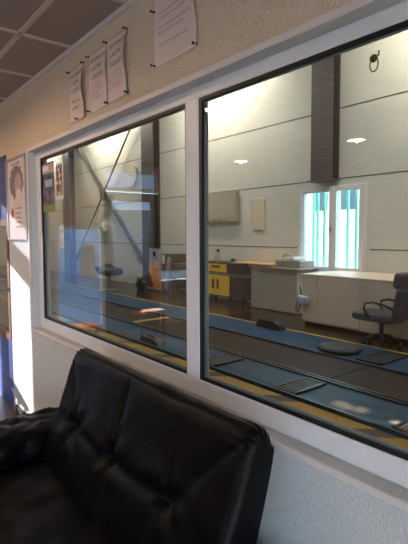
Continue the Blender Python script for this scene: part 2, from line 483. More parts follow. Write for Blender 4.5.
def frame_rect(mb, axis, a0, a1, z0, z1, d0, d1, t):
    def bx(p0, p1, q0, q1):
        if axis == 'x': mb.box(p0, p1, d0, d1, q0, q1, .004)
        else: mb.box(d0, d1, p0, p1, q0, q1, .004)
    bx(a0, a0+t, z0, z1); bx(a1-t, a1, z0, z1); bx(a0+t, a1-t, z0, z0+t); bx(a0+t, a1-t, z1-t, z1)
    return mb
o2 = shell('window_2', 'wide daylight window opposite the sofa', 'window', (.2, YO-.05, .30))
fr_ = MB()
for a in (-1.9, -.5, .9): frame_rect(fr_, 'x', a, a+1.4, .30, 1.8, YO-.08, YO-.02, .06)
fr_.build('window_frame', 'upvc', o2)
MB().box(-1.85, 2.25, YO-.055, YO-.049, .35, 1.75).build('pane', 'thin_glass', o2)

o5 = shell('window_5', 'daylight window in the side wall of the waiting room', 'window', (XR+.05, -1.7, .4))
fr_ = MB()
for a in (-2.9, -1.7): frame_rect(fr_, 'y', a, a+1.2, .4, 1.9, XR+.02, XR+.08, .06)
fr_.build('window_frame', 'upvc', o5)
MB().box(XR+.049, XR+.055, -2.85, -.55, .45, 1.85).build('pane', 'thin_glass', o5)
gl = shell('window_3', 'glazed side panel and transom of the entrance, with an added sun slot', 'window', (XE-.05, -1.8, RF))
fr_ = MB()
frame_rect(fr_, 'y', -1.68, -1.0, .24, 1.62, XE-.08, XE-.02, .05)
frame_rect(fr_, 'y', -3.17, -2.555, .80, .98, XE-.08, XE-.02, .025)
frame_rect(fr_, 'y', -2.56, -1.68, 2.09, 2.4, XE-.08, XE-.02, .05)
fr_.build('window_frame', 'upvc', gl)
k = MB().box(XE-.055, XE-.049, -1.63, -1.05, .29, 1.57)
k.build('pane', 'tint_glass', gl)
MB().box(XE-.055, XE-.049, -3.14, -2.58, .84, .94).build('sun_slot_pane', 'thin_glass', gl)  # slot added in the end wall so sun reaches a low table
MB().box(XE-.055, XE-.049, -2.51, -1.73, 2.14, 2.35).build('transom_pane', 'dark_tint', gl)
d2 = shell('door_2', 'half glazed entrance door in the end wall', 'door', (XE-.05, -2.1, RF))
k = MB()
frame_rect(k, 'y', -2.55, -1.69, .8, 2.08, XE-.075, XE-.03, .12)
k.box(XE-.075, XE-.03, -2.55, -1.69, RF, .8)
k.build('door_leaf', 'cab_dark', d2)
MB().box(XE-.055, XE-.049, -2.44, -1.80, .91, 1.97).build('pane', 'door_tint', d2)

for y0, y1, z0, z1, lb in ((-1.56, -1.36, .92, 1.37, 'white notice on the entrance side glass mirrored beside the leaflets'), (-2.83, -2.6, 1.18, 1.5, 'white notice on the end wall mirrored above the dark cabinet')):
    o = thing('paper_notice', lb, 'notice', (XE+.01, (y0+y1)/2, z0), 'notices by the entrance')
    xx = XE-.046 if z0 < 1 else XE+.001
    MB().box(xx, xx+.0015, y0, y1, z0, z1).build('sheet', 'white_print', o)
    MB().box(xx+.0016, xx+.002, y0+.03, y1-.03, z1-.1, z1-.05).build('printed_band', 'pale_blue', o)

# ------------------------------------------------------------------ downlights in the room ceiling (seen mirrored in the panes)
DL = [(-4.45, -1.2, 'by the blue door'), (-4.45, -3.08, 'in the far corner of the waiting room'), (-2.74, -3.08, 'above the middle of the waiting room'), (-2.74, -1.2, 'just before the sofa')]
for i, (x, y, where) in enumerate(DL):
    o = thing('ceiling_light', 'round recessed ceiling downlight ' + where, 'ceiling light', (x, y, CE), 'recessed downlights')
    MB().lathe([(.088, 0), (.11, 0), (.112, -.006), (.104, -.012), (.088, -.010), (.088, 0)], (x, y, CE), cap=False).build('trim_ring', 'clear_white', o, True)
    MB().lathe([(.0, -.002), (.09, -.002), (.09, -.006), (.0, -.006)], (x, y, CE)).build('diffuser', 'lamp', o)

# ------------------------------------------------------------------ low tables by the entrance
def low_table(x0, x1, y0, y1, h, label):
    o = thing('low_table', label, 'table', ((x0+x1)/2, (y0+y1)/2, RF), 'low waiting-room tables')
    MB().box(x0, x1, y0, y1, h-.03, h, .006).build('table_top', 'orange_wood', o)
    for sx in (x0+.04, x1-.04):
        for sy in (y0+.04, y1-.04):
            MB().tube([(sx, sy, RF), (sx, sy, h-.029)], [.014, .02]).build('leg', 'chair_metal', o, True)
low_table(-4.74, -4.52, -1.95, -1.56, .6, 'low orange wooden table mirrored in the glass below the display stand')
low_table(-4.42, -4.18, -.92, -.6, .6, 'low orange wooden table mirrored in the lower corner of the glass')

# ------------------------------------------------------------------ sofa
sofa = thing('sofa', 'black leather sofa with tufted back under the interior window', 'sofa', (-1.42, -.5, RF))
SX0, SX1 = -2.07, -.86
prof = [(-.20, .34), (-.15, .52), (-.117, .633), (-.081, .747), (-.052, .855), (-.048, .905), (-.064, .942), (-.097, .961), (-.13, .955), (-.152, .927), (-.168, .88), (-.20, .79), (-.245, .69), (-.283, .58), (-.315, .48), (-.335, .40), (-.335, .34)]
def cr(ps, t):
    n = len(ps)-1; i = min(int(t*n), n-1); u = t*n-i
    p0, p1, p2, p3 = ps[max(i-1, 0)], ps[i], ps[i+1], ps[min(i+2, n)]
    return tuple(.5*(2*b+(c-a)*u+(2*a-5*b+4*c-d)*u*u+(3*b-a-3*c+d)*u**3) for a, b, c, d in zip(p0, p1, p2, p3))
TZ = .675; TUFT = (-1.86, -1.53, -1.15)
SEG = [((TUFT[0], TZ), (TUFT[1], TZ-.012)), ((TUFT[1], TZ-.012), (TUFT[2], TZ)),
       ((TUFT[1], TZ), (TUFT[1]+.01, 1.05)), ((TUFT[2], TZ), (SX1-.03, .93)), ((TUFT[0], TZ), (SX0+.03, .93)),
       ((TUFT[0], TZ), (TUFT[0], .3)), ((TUFT[1], TZ), (TUFT[1], .3)), ((TUFT[2], TZ), (TUFT[2], .3)),
       ((TUFT[0], TZ), (SX0, TZ+.03)), ((TUFT[2], TZ), (SX1, TZ-.06))]
def segd(px, pz, s):
    (ax, az), (bx, bz) = s; dx, dz = bx-ax, bz-az
    t = max(0, min(1, ((px-ax)*dx+(pz-az)*dz)/(dx*dx+dz*dz)))
    return math.hypot(px-ax-t*dx, pz-az-t*dz)
def sstep(a, b, x):
    t = max(0, min(1, (x-a)/(b-a))); return t*t*(3-2*t)
def back_disp(x, y, z, s):
    """Displacement along the outward normal: padding, stitched creases, tufts and pleats. s is the place on the section (0 rear foot, 1 front foot)."""
    front = sstep(.50, .60, s)
    d = 0
    for k, sg in enumerate(SEG):
        r = segd(x, z, sg)
        if k in (0, 1): d -= .010*math.exp(-(r/.03)**2)+.007*math.exp(-(r/.008)**2)
        elif k in (2, 3, 4): d -= .006*math.exp(-(r/.03)**2)+.004*math.exp(-(r/.006)**2)
        else: d -= .006*math.exp(-(r/.04)**2)
    for tx in TUFT:
        r = math.hypot(x-tx, (z-TZ)*1.1)
        d -= .018*math.exp(-(r/.04)**2)
        a = math.atan2(z-TZ, x-tx)
        d += .006*math.sin(a*5+tx*9)*math.exp(-((r-.07)/.05)**2)
    d = d*front
    d += front*.006*noise.noise(Vector((x*5, z*5, 3)))
    top = math.exp(-((s-.47)/.11)**2)
    for xe in (SX0, SX1):
        e = abs(x-xe)
        pleat = sstep(.13, .03, e)
        d += pleat*top*.0035*math.sin(s*2*PI*26)
    d += .004*top*noise.noise(Vector((x*7, s*9, 1)))
    return d
NS = 120
xs = []
RE = .04
n_end = 12
for i in range(n_end): xs.append(SX0+RE*(1-math.cos(PI/2*i/n_end)))
for i in range(161): xs.append(SX0+RE+(SX1-SX0-2*RE)*i/160)
for i in range(1, n_end+1): xs.append(SX1-RE+RE*math.sin(PI/2*i/n_end))
pp = [cr(prof, j/NS) for j in range(NS+1)]
nn = []
for j in range(NS+1):
    a = pp[max(j-1, 0)]; b = pp[min(j+1, NS)]
    ty, tz = b[0]-a[0], b[1]-a[1]; l = math.hypot(ty, tz)
    nn.append((tz/l*-1*-1, -ty/l))       # outward of the section
mb = MB()
rows = []
for x in xs:
    e = min(x-SX0, SX1-x)
    ins = RE-math.sqrt(max(0, RE*RE-(RE-e)**2)) if e < RE else 0
    row = []
    for j in range(NS+1):
        y, z = pp[j]; ny, nz = nn[j]
        d = back_disp(x, y, z, j/NS)-ins
        row.append(mb.bm.verts.new((x, y+ny*d*(1 if j/NS > .3 else .4), z+nz*d)))
    rows.append(row)
for i in range(len(rows)-1):
    for j in range(NS): mb.bm.faces.new((rows[i][j], rows[i+1][j], rows[i+1][j+1], rows[i][j+1]))
mb.bm.faces.new(rows[0]); mb.bm.faces.new(rows[-1][::-1])
bk = mb.build('backrest', 'leather', sofa, True)
def arm_disp(p, n):
    r = .010*noise.noise(Vector((p.x*6, p.y*6, p.z*6)))
    r += .006*math.sin((p.y*1.0+p.x*.6)*70+4*noise.noise(p*8))*sstep(.42, .3, abs(p.y+.3))
    return r+.012*noise.noise(Vector((p.x*16, p.y*10, p.z*20)))
def seat_disp(p, n):
    return (.014*noise.noise(Vector((p.x*7, p.y*7, 2)))+.008*noise.noise(Vector((p.x*22, p.y*9, 5))) if n.z > -.5 else 0)
for a0, a1 in ((-2.42, -2.08), (-.85, -.50)): MB().cushion(a0, a1, -1.0, -.04, RF+.06, .59, .09, arm_disp, 30).build('armrest', 'leather', sofa, True)
MB().cushion(-2.07, -.86, -1.0, -.25, RF+.18, .475, .07, seat_disp, 36).build('seat_cushion', 'leather', sofa, True)
MB().box(-2.06, -.87, -.96, -.16, RF+.06, RF+.19, .02).build('base_frame', 'leather', sofa)
for lx in (-2.28, -.57):
    for ly in (-.93, -.12):
        MB().lathe([(.022, 0), (.028, .061)], (lx, ly, RF)).build('foot', 'steel', sofa, True)

# ------------------------------------------------------------------ notices pinned above the window
def notice(x0, x1, z0, z1, label, curl, lines, slope=0, cat='notice', shear=0):
    o = thing('paper_notice', label, cat, ((x0+x1)/2, -.002, z0), 'notices pinned above the window')  # paper sheet pinned against the wall face, not hung from anything
    def P(u, v):
        x = x0+(x1-x0)*u; z = z0+(z1-z0)*v
        b = curl*(u**4)*(.3+.7*math.sin(v*PI)**2)+.0035*math.sin(v*9+u*2)*u
        return Vector((x-.25*b, -.0035-abs(b), z))
    mb = MB().surf(P, 24, 24)
    sh = mb.build('sheet', 'paper', o, True)
    md = sh.modifiers.new('thickness', 'SOLIDIFY'); md.thickness = .0006; md.offset = 0
    def put(body, size, u, v, ink):
        t = text_mesh(body, size, 0, 0, 0, ink, o)
        base = Vector(o['base'])
        for vv in t.data.vertices:
            c = vv.co+base
            uu = u+c.x/(x1-x0); vq = v+c.z/(z1-z0)
            p = P(min(1, uu), vq); vv.co = Vector((p.x, p.y-.0012, p.z))-base
        return t
    for l in lines: put(*l)
    return o
body_txt = "L'acces a l'atelier est\nreserve au personnel.\nMerci de patienter dans\nla salle d'attente.\nNous vous appellerons."
H = lambda s, k=1: [("INFORMATION", s, .12, .83, 'ink'), ("A NOTRE", s, .12, .69, 'ink'), ("CLIENTELE", s, .12, .55, 'ink')]
notice(-2.375, -2.18, 2.083, 2.355, 'narrow notice pinned alone, set apart from the adjoining pair of notices', .02, H(.026)+[("Merci de", .024, .2, .36, 'ink'), ("patienter", .024, .2, .24, 'ink')])
notice(-2.135, -1.945, 2.09, 2.365, 'notice headed information, its long side joined to the curling notice', .006, H(.028)+[(body_txt, .013, .12, .44, 'ink_soft')])
notice(-1.937, -1.752, 2.095, 2.372, 'notice with a curling free edge, joined to its twin above the window', .022, H(.028)+[(body_txt, .013, .12, .44, 'ink_soft')])
notice(-1.551, -1.272, 2.143, 2.437, 'large lone notice with loose lower edge above the window mullion', .014,
       [("NOTICE", .018, .42, .78, 'ink_soft'), ("Les vehicules presentes doivent\netre propres et accessibles.", .0165, .12, .64, 'ink_soft'), ("Aucun enfant ne doit entrer seul\ndans la zone de controle.", .0165, .12, .46, 'ink_soft'), ("Merci de votre comprehension", .015, .14, .24, 'ink_soft')])
PINS = [(-2.366, 2.347, 'at the upper corner of the lone narrow notice'), (-2.19, 2.349, 'at the upper curling corner of the lone narrow notice'), (-2.27, 2.092, 'at the bottom of the lone narrow notice'),
        (-2.128, 2.357, 'at the outer upper corner of the joined pair of notices'), (-1.941, 2.366, 'between the joined notices, at their top edge'), (-1.941, 2.1, 'between the joined notices, at their bottom edge'),
        (-2.126, 2.098, 'at the outer bottom corner of the joined pair of notices'), (-1.758, 2.366, 'at the top of the curling edge of the joined notices'), (-1.757, 2.104, 'at the bottom of the curling edge of the joined notices'),
        (-1.543, 2.352, 'at the side of the large lone notice, near the ceiling'), (-1.543, 2.151, 'at the lower corner of the large notice nearest the pair'), (-1.28, 2.152, 'at the lower free corner of the large lone notice')]
for x, z, wh in PINS:
    yy = -.004
    tag(MB().lathe([(.0045, .002), (.0045, -.006), (.002, -.008), (.002, -.013), (.0055, -.015), (.005, -.018), (.001, -.019)], (x, yy, z), 'y', 14).build('push_pin', 'pin', None, True, (x, yy, z)), 'dark push pin '+wh, 'push pin', 'push pins holding the notices')

# ------------------------------------------------------------------ framed poster on the wall
PX0, PX1, PZ0, PZ1 = -3.52, -3.095, 1.46, 2.035
o = thing('framed_poster', 'tall silver framed pale poster on the wall between door and window', 'poster', ((PX0+PX1)/2, -.002, PZ0))
k = MB(); frame_rect(k, 'x', PX0, PX1, PZ0, PZ1, -.02, 0, .016); k.build('poster_frame', 'alu', o)
MB().box(PX0+.01, PX1-.01, -.009, -.001, PZ0+.01, PZ1-.01).build('print', 'print_pale', o)
def ell(cx, cz, rx, rz, n=28, jit=0, sd=0):
    return [(cx+rx*math.cos(2*PI*k/n)*(1+jit*noise.noise(Vector((k*.9, sd, 0)))), cz+rz*math.sin(2*PI*k/n)*(1+jit*noise.noise(Vector((k*.9, sd, 5))))) for k in range(n)]
MB().prism(ell(-3.31, 1.865, .15, .115, 36, .3, 2), -.0098, -.0092).build('printed_picture', 'print_grey', o)
MB().prism(ell(-3.27, 1.84, .075, .085, 28, .15, 4), -.0104, -.0099).build('printed_picture', 'print_mid', o)
MB().prism(ell(-3.265, 1.77, .06, .05, 24, .15, 8), -.0109, -.0105).build('printed_picture', 'print_pale', o)
MB().prism(ell(-3.41, 1.655, .024, .036), -.0104, -.0098).build('printed_badge', 'red', o)
for i in range(5): text_mesh('lorem visite technique'[6:], .02, -3.34, -.0095, 1.68-.032*i, 'ink_soft', o, 'printed_text')
text_mesh('bien accueillir', .035, -3.42, -.0095, 1.985, 'print_grey', o, 'printed_text')

# ------------------------------------------------------------------ leaflets stuck on the glass, hook
def sheet(name, label, cat, x0, x1, z0, z1, m, y=.0552, group=None, tilt=0):
    o = thing(name, label, cat, ((x0+x1)/2, y, z0), group)
    k = MB().box(x0, x1, y-.0012, y, z0, z1)
    if tilt:
        R = Matrix.Rotation(tilt, 3, 'Y'); c = Vector(((x0+x1)/2, y, (z0+z1)/2))
        for v in k.bm.verts: v.co = c+R @ (v.co-c)
    k.build('sheet', m, o)
    return o
o = sheet('leaflet', 'tall purple and blue picture leaflet stuck in the corner of the glass', 'leaflet', -2.968, -2.775, 1.645, 1.952, 'mag_a', group='leaflets stuck on the glass')
MB().box(-2.968, -2.775, .0527, .0536, 1.645, 1.69).build('printed_band', 'olive', o)
MB().box(-2.968, -2.775, .0527, .0536, 1.885, 1.94).build('printed_band', 'print_mid', o)
MB().box(-2.96, -2.86, .0521, .0527, 1.9, 1.93).build('printed_band', 'white_print', o)
MB().box(-2.93, -2.80, .0527, .0536, 1.80, 1.845).build('printed_picture', 'pale_blue', o)
o = sheet('leaflet', 'smaller tilted leaflet with orange pictures stuck on the glass', 'leaflet', -2.745, -2.632, 1.712, 1.927, 'white_print', group='leaflets stuck on the glass', tilt=.03)
MB().box(-2.735, -2.645, .0527, .0536, 1.735, 1.915).build('printed_picture', 'mag_b', o)
o = sheet('label_sheet', 'narrow white label with a blue dot stuck low on the glass', 'label', -2.70, -2.645, 1.42, 1.56, 'white_print')
MB().prism(ell(-2.672, 1.52, .013, .013), .0528, .0536).build('printed_dot', 'pale_blue', o)
text_mesh('2', .05, -2.685, .0536, 1.44, 'ink', o)

hk = thing('suction_hook', 'small brass hook with a ring hanging on the upper glass', 'hook', (-.636, .06, 1.93))
MB().lathe([(.010, 0), (.0095, -.003), (.006, -.007), (.004, -.010)], (-.645, .0555, 1.931), 'y', 20).build('suction_cup', 'brass', hk, True)
MB().tube([(-.645, .05, 1.931), (-.635, .045, 1.929), (-.624, .042, 1.931), (-.622, .040, 1.94)], .0028, 8).build('hook_arm', 'steel', hk, True)
MB().tube([(-.637+.011*math.cos(a*PI/8), .044, 1.912+.017*math.sin(a*PI/8)) for a in range(16)], .0018, 6, True).build('ring', 'brass', hk, True)

# ------------------------------------------------------------------ workshop shell
WX0, WX1, WH = -24.0, 4.0, 5.6
struct(MB().box(WX0, WX1, .12, YB+.2, -.12, 0).build('floor_workshop', 'shop_floor'), 'shiny brown resin floor of the workshop', 'floor')
W2 = (-5.84, -4.40, .80, 2.36)          # opening of the back window
def ribbed(mb, x0, x1, z0, z1):
    """Sheet-metal panel face with shallow horizontal ribs, as one closed profile swept along x."""
    pts = []
    z = z0
    while z < z1-1e-6:
        zz = min(z+.04, z1)
        pts += [(0, z), (0, z+(zz-z)*.55), (.0025, z+(zz-z)*.72), (.0025, z+(zz-z)*.88)]
        z = zz
    pts.append((0, z1))
    A = [mb.bm.verts.new((x0, YB+d, zz)) for d, zz in pts]; B = [mb.bm.verts.new((x1, YB+d, zz)) for d, zz in pts]
    for i in range(len(pts)-1): mb.bm.faces.new((A[i], B[i], B[i+1], A[i+1]))
    mb.box(x0, x1, YB+.02, YB+.15, z0, z1)
w = MB()
ribbed(w, WX0, W2[0], 0, WH); ribbed(w, W2[1], WX1, 0, WH); ribbed(w, W2[0], W2[1], 0, W2[2]); ribbed(w, W2[0], W2[1], W2[3], WH)
bw = struct(w.build('wall_back', 'panel'), 'pale ribbed metal panel wall at the back of the workshop', 'wall')
for z in (1.232, 2.488, 3.728, 4.97):
    k = MB()
    if W2[2] < z < W2[3]: k.box(WX0, W2[0]-.07, YB-.004, YB+.004, z-.009, z+.009).box(W2[1]+.07, WX1, YB-.004, YB+.004, z-.009, z+.009)
    else: k.box(WX0, WX1, YB-.004, YB+.004, z-.009, z+.009)
    k.build('panel_joint', 'seam', bw)
struct(MB().box(WX0-.1, WX0, .12, YB+.15, 0, WH).build('wall_left', 'panel'), 'pale panel wall at the far end of the workshop', 'wall')
struct(MB().box(WX1, WX1+.1, .12, YB+.15, 0, WH).build('wall_right', 'panel'), 'pale panel wall at the near end of the workshop', 'wall')
struct(MB().box(WX0, WX1, .0, YB+.15, WH, WH+.1).build('ceiling_workshop', 'shop_ceiling'), 'workshop roof sheeting', 'ceiling')
struct(MB().box(WX0, WX1, .02, .12, CE+.1, WH).box(WX0, XE-.1, .02, .12, 0, CE+.1).box(XR, WX1, .02, .12, 0, CE+.1).box(XE-.1, XR, .02, .12, 0, RF-.1).build('wall_front', 'panel'), 'workshop side of the wall above the waiting room', 'wall')

def hcol(x, w_, m, label, z0=0.0):
    o = MB()
    yb = YB-.012; dp = .22
    o.box(x-w_/2, x+w_/2, yb-.02, yb, z0, WH); o.box(x-w_/2, x+w_/2, yb-dp, yb-dp+.02, z0, WH); o.box(x-.01, x+.01, yb-dp+.02, yb-.02, z0, WH)
    for zz in (z0, ):
        o.box(x-w_/2-.04, x+w_/2+.04, yb-dp-.04, yb, zz, zz+.02)
    r = struct(o.build('column', m), label, 'column')
hcol(-16.9, .62, 'column_blue', 'slate blue steel column beside the cross brace, far along the workshop')
hcol(-11.1, .62, 'column', 'dark steel column behind the display stand')
hcol(-5.2, .46, 'column', 'dark steel column ending above the back window', W2[3]+.09)

def rod(p, q, r, m, nm, par): MB().tube([p, q], r, 10).build(nm, m, par, True)
br = thing('cross_brace', 'grey steel cross brace between two columns on the back wall', 'brace', (-13.95, YB-.1, .1))
def bar(p, q, wd, dp):
    p, q = Vector(p), Vector(q); d = (q-p); L_ = d.length; a = math.atan2(d.x, d.z)
    k = MB(); c = (p+q)/2
    k.box(c.x-wd/2, c.x+wd/2, c.y-dp/2, c.y+dp/2, c.z-L_/2, c.z+L_/2, rot=Matrix.Rotation(a, 3, 'Y'))
    return k
bar((-16.55, YB-.10, 5.2), (-11.25, YB-.10, .42), .16, .05).build('brace_bar', 'brace', br)
bar((-11.55, YB-.16, 5.2), (-14.0, YB-.16, 2.81), .05, .03).build('brace_bar', 'rail', br)
bar((-14.0, YB-.16, 2.81), (-16.3, YB-.16, .55), .05, .03).build('brace_bar', 'rail', br)
MB().box(-14.17, -13.83, YB-.19, YB-.14, 2.62, 2.99, .02).build('gusset_plate', 'brace', br)

# ------------------------------------------------------------------ back window of the workshop
bwn = shell('window_4', 'white two light window in the workshop back wall, one sash ajar', 'window', ((W2[0]+W2[1])/2, YB, W2[2]))
k = MB(); frame_rect(k, 'x', W2[0], W2[1], W2[2], W2[3], YB-.05, YB+.1, .07)
k.box(-5.11, -5.0, YB-.05, YB+.1, W2[2]+.07, W2[3]-.07, .004)
k.build('window_frame', 'upvc', bwn)
k = MB(); frame_rect(k, 'x', W2[0]+.065, -5.105, W2[2]+.065, W2[3]-.065, YB-.02, YB+.05, .028); k.build('fixed_sash', 'upvc', bwn)
MB().box(W2[0]+.09, -5.13, YB+.01, YB+.016, W2[2]+.09, W2[3]-.09).build('pane', 'thin_glass', bwn)
# the sash on the other side swings in, hinged at its far edge
hx, hy = W2[1]-.01, YB-.05
ang = math.radians(11)
def swing(mb):
    R = Matrix.Rotation(ang, 3, 'Z'); p = Vector((hx, hy, 0))
    for v in mb.bm.verts: v.co = p+R @ (v.co-p)
    return mb
k = MB(); frame_rect(k, 'x', hx-.63, hx, W2[2]+.02, W2[3]-.02, hy-.06, hy, .085)
k.box(hx-.546, hx-.50, hy-.058, hy-.002, W2[2]+.1, W2[3]-.1, .004)
sash = swing(k).build('open_sash', 'upvc', bwn)
swing(MB().box(hx-.52, hx-.08, hy-.033, hy-.027, W2[2]+.1, W2[3]-.1)).build('pane', 'thin_glass', sash)
swing(MB().box(hx-.602, hx-.578, hy-.085, hy-.06, 1.55, 1.62, .004).tube([(hx-.59, hy-.085, 1.6), (hx-.59, hy-.11, 1.6), (hx-.59, hy-.112, 1.48)], .009)).build('handle', 'steel', sash, True)
MB().box(W2[0]-.03, W2[1]+.03, YB-.10, YB, W2[2]-.03, W2[2], .006).build('sill', 'upvc', bwn)

gr = thing('window_grille', 'teal upright security bars outside the workshop back window', 'security bars', (-5.1, YB+.25, W2[2]))
for x in (-5.76, -5.66, -5.50, -5.36, -5.20, -4.98, -4.80, -4.60, -4.40, -4.22):
    MB().box(x-.02, x+.02, YB+.28, YB+.32, W2[2]-.1, W2[3]+.1).build('bar', 'teal', gr)
for z in (W2[2]-.06, W2[3]+.06):
    MB().box(-5.9, -4.1, YB+.30, YB+.33, z-.02, z+.02).build('cross_rail', 'teal', gr)
for x in (-5.85, -4.15):
    for z in (W2[2]-.06, W2[3]+.06): MB().box(x-.02, x+.02, YB+.14, YB+.31, z-.02, z+.02).build('bracket', 'teal', gr)

# outside
struct(MB().box(-60, 40, -40, 60, -.3, -.12).build('ground_outside', 'asphalt'), 'pale paved ground outside', 'ground')
bd = thing('outside_building', 'white building with small dark windows beyond the security bars', 'building', (-11, 13, -.12))
MB().box(-26, 4, 13, 19, -.12, 4.4).build('wall_block', 'render_white', bd)
MB().box(-26.3, 4.3, 12.7, 19.3, 4.4, 4.6).build('roof_edge', 'spacer', bd)
for i in range(12):
    x = -15.5+i*1.15
    MB().box(x, x+.62, 12.96, 13.02, 2.35, 3.15).build('window', 'dark_pane', bd)
struct(MB().box(-14.2, -14.0, -14, 0, -.12, 2.35).build('wall_sky_blocker', 'blocker_grey'), 'added blue grey wall beyond the entrance, hiding the bright sky', 'wall')  # added blocker: dims the sky that the panes mirror through the entrance
nb = thing('sun_blocker_building', 'added grey block behind the waiting room, keeping the sun out', 'building', (-3, -18, -.12))  # unseen block added to keep direct sun out of the opposite window
MB().box(-16.5, 14, -20, -16, -.12, 4.4).build('wall_block', 'blocker_grey', nb)
MB().box(-16.7, 14.2, -20.2, -15.8, 4.4, 4.6).build('roof_edge', 'spacer', nb)
ct = thing('outside_container', 'white box standing outside below the window bars', 'container', (-10.2, 10.4, -.12))
MB().box(-11.2, -9.55, 10, 10.8, -.12, 1.35, .02).build('box_body', 'clear_white', ct)
MB().box(-11.22, -9.53, 9.98, 10.82, 1.35, 1.42, .02).build('lid', 'clear_white', ct)

# ------------------------------------------------------------------ inspection lane
struct(MB().box(WX0+.2, WX1-.2, 1.93, 2.17, .001, .006).build('trim_2', 'hatch'), 'yellow and black striped floor edge along the near blue track', 'floor marking')
struct(MB().box(WX0+.2, WX1-.2, 4.425, 4.485, .001, .012).build('trim_3', 'yellow'), 'thin yellow floor line behind the far blue track', 'floor marking')
struct(MB().box(-6.84, -6.73, 2.78, 3.66, .012, .016).build('trim_4', 'yellow'), 'short yellow floor line across the pit boards', 'floor marking')
pb = thing('pit_cover', 'brown boarded pit cover between the two blue tracks', 'pit cover', (-8, 3.2, 0))
for i in range(9):
    x0 = -16+i*2.2
    MB().box(x0, x0+2.19, 2.86, 3.60, .0015, .011, .002).build('board', 'pit', pb)
def track(label, y0, y1, m, rails):
    o = thing('wheel_track', label, 'vehicle track', (-8, (y0+y1)/2, 0), 'blue vehicle inspection tracks')
    MB().box(-18, 3.4, y0, y1, .0015, .016, .003).build('track_plate', m, o)
    for r in rails: MB().box(-18, 3.4, r-.018, r+.018, .0165, .034, .004).build('edge_rail', 'rail', o)
track('scuffed blue steel track nearest the glass, with worn bare spots', 2.18, 2.85, 'blue_plate', (2.205, 2.78, 2.84))
track('blue steel track far from the glass, in front of the chair', 3.61, 4.42, 'blue_plate_far', (3.63,))
def plate(label, x0, x1, y0, y1, m, z=.0165):
    o = thing('floor_grating', label, 'grating', ((x0+x1)/2, (y0+y1)/2, z), 'gratings set on the blue tracks')
    k = MB(); frame_rect2 = [(x0, x1, y0, y0+.03), (x0, x1, y1-.03, y1), (x0, x0+.03, y0, y1), (x1-.03, x1, y0, y1)]
    for a in frame_rect2: k.box(a[0], a[1], a[2], a[3], z, z+.02)
    k.build('rim', 'rail', o)
    k = MB()
    n = max(5, int((x1-x0)/.035))
    for i in range(n): k.box(x0+.03+(x1-x0-.06)*(i+.15)/n, x0+.03+(x1-x0-.06)*(i+.85)/n, y0+.03, y1-.03, z, z+.016)
    k.build('slatted_plate', m, o)
plate('dark ribbed grating on the near blue track, below the middle of the large pane', -2.97, -2.70, 2.23, 2.70, 'mesh_dark')
plate('dark narrow grating on the near blue track, beside the mullion', -4.13, -3.87, 2.23, 2.70, 'mesh_dark')
plate('pale beige grating on the near blue track, lighter than the other gratings', -1.76, -1.2, 2.23, 2.74, 'mesh_beige')
plate('dark brown grating on the far blue track, under the slate chair', -3.03, -2.70, 3.72, 4.30, 'mesh_dark')
bx = thing('wheel_chock', 'black block lying on the far blue track in front of the yellow line', 'wheel chock', (-4.95, 4.30, .0165))
MB().prism([(-5.22, .017), (-4.68, .017), (-4.74, .10), (-4.82, .14), (-5.16, .14)], 4.24, 4.375).build('block', 'rubber', bx)
MB().tube([(-5.05, 4.30, .141), (-5.05, 4.30, .165), (-4.9, 4.30, .165), (-4.9, 4.30, .141)], .01).build('grip', 'rubber', bx, True)
bx = thing('wheel_chock', 'dark block lying on the near blue track seen low in the small pane', 'wheel chock', (-5.3, 2.3, .0165))
MB().prism([(-5.55, .017), (-5.08, .017), (-5.12, .06), (-5.2, .09), (-5.5, .09)], 2.28, 2.42).build('block', 'cab_dark', bx)
MB().tube([(-5.40, 2.33, .088), (-5.40, 2.33, .105), (-5.27, 2.33, .105), (-5.27, 2.33, .088)], .009).build('grip', 'rubber', bx, True)

# ------------------------------------------------------------------ yellow tool cabinet and neighbours at the back wall
cb = thing('tool_cabinet', 'yellow and black tool cabinet standing at the back wall', 'cabinet', (-7.5, 5.75, 0))
MB().box(-8.32, -6.75, 5.52, 6.04, .66, .86, .006).build('upper_case', 'cab_black', cb)
MB().box(-8.32, -6.75, 5.52, 6.04, .14, .60, .006).build('lower_case', 'cab_dark', cb)
MB().box(-8.30, -6.77, 5.56, 6.02, .60, .66).build('shelf_gap', 'steel', cb)
MB().box(-8.34, -6.73, 5.49, 6.06, .86, .89, .006).build('worktop', 'cab_black', cb)
for a, b in ((-8.28, -7.36),):
    dd = MB().box(a, b, 5.495, 5.518, .68, .855, .006).build('drawer', 'cab_yellow', cb)
    MB().box(-7.82, -7.55, 5.478, 5.4945, .78, .82, .004).build('recessed_handle', 'cab_black', dd)
for a, b, h in ((-8.28, -7.72, -7.78), (-7.71, -7.27, -7.62)):
    dd = MB().box(a, b, 5.495, 5.518, .17, .605, .006).build('door', 'cab_yellow', cb)
    MB().box(h-.025, h+.025, 5.47, 5.4945, .31, .52, .005).build('door_handle', 'cab_black', dd)
for x in (-8.25, -7.32, -6.82):
    for y in (5.58, 5.98): MB().box(x-.03, x+.03, y-.03, y+.03, 0, .139).build('foot', 'cab_dark', cb)
o = thing('spray_bottle', 'greenish bottle standing on the yellow tool cabinet', 'bottle', (-7.86, 5.7, .89))
MB().lathe([(.06, 0), (.065, .02), (.065, .16), (.03, .2), (.03, .22)], (-7.86, 5.7, .8905)).build('bottle_body', 'bench_body', o, True)
MB().lathe([(.035, .2205), (.035, .27), (.01, .28)], (-7.86, 5.7, .8905)).build('cap', 'green_dark', o, True)
o = thing('small_tin', 'small dark tin on the yellow tool cabinet', 'tin', (-7.35, 5.7, .89))
MB().lathe([(.05, 0), (.05, .07), (.045, .075)], (-7.35, 5.7, .8905)).build('tin_body', 'cab_black', o, True)
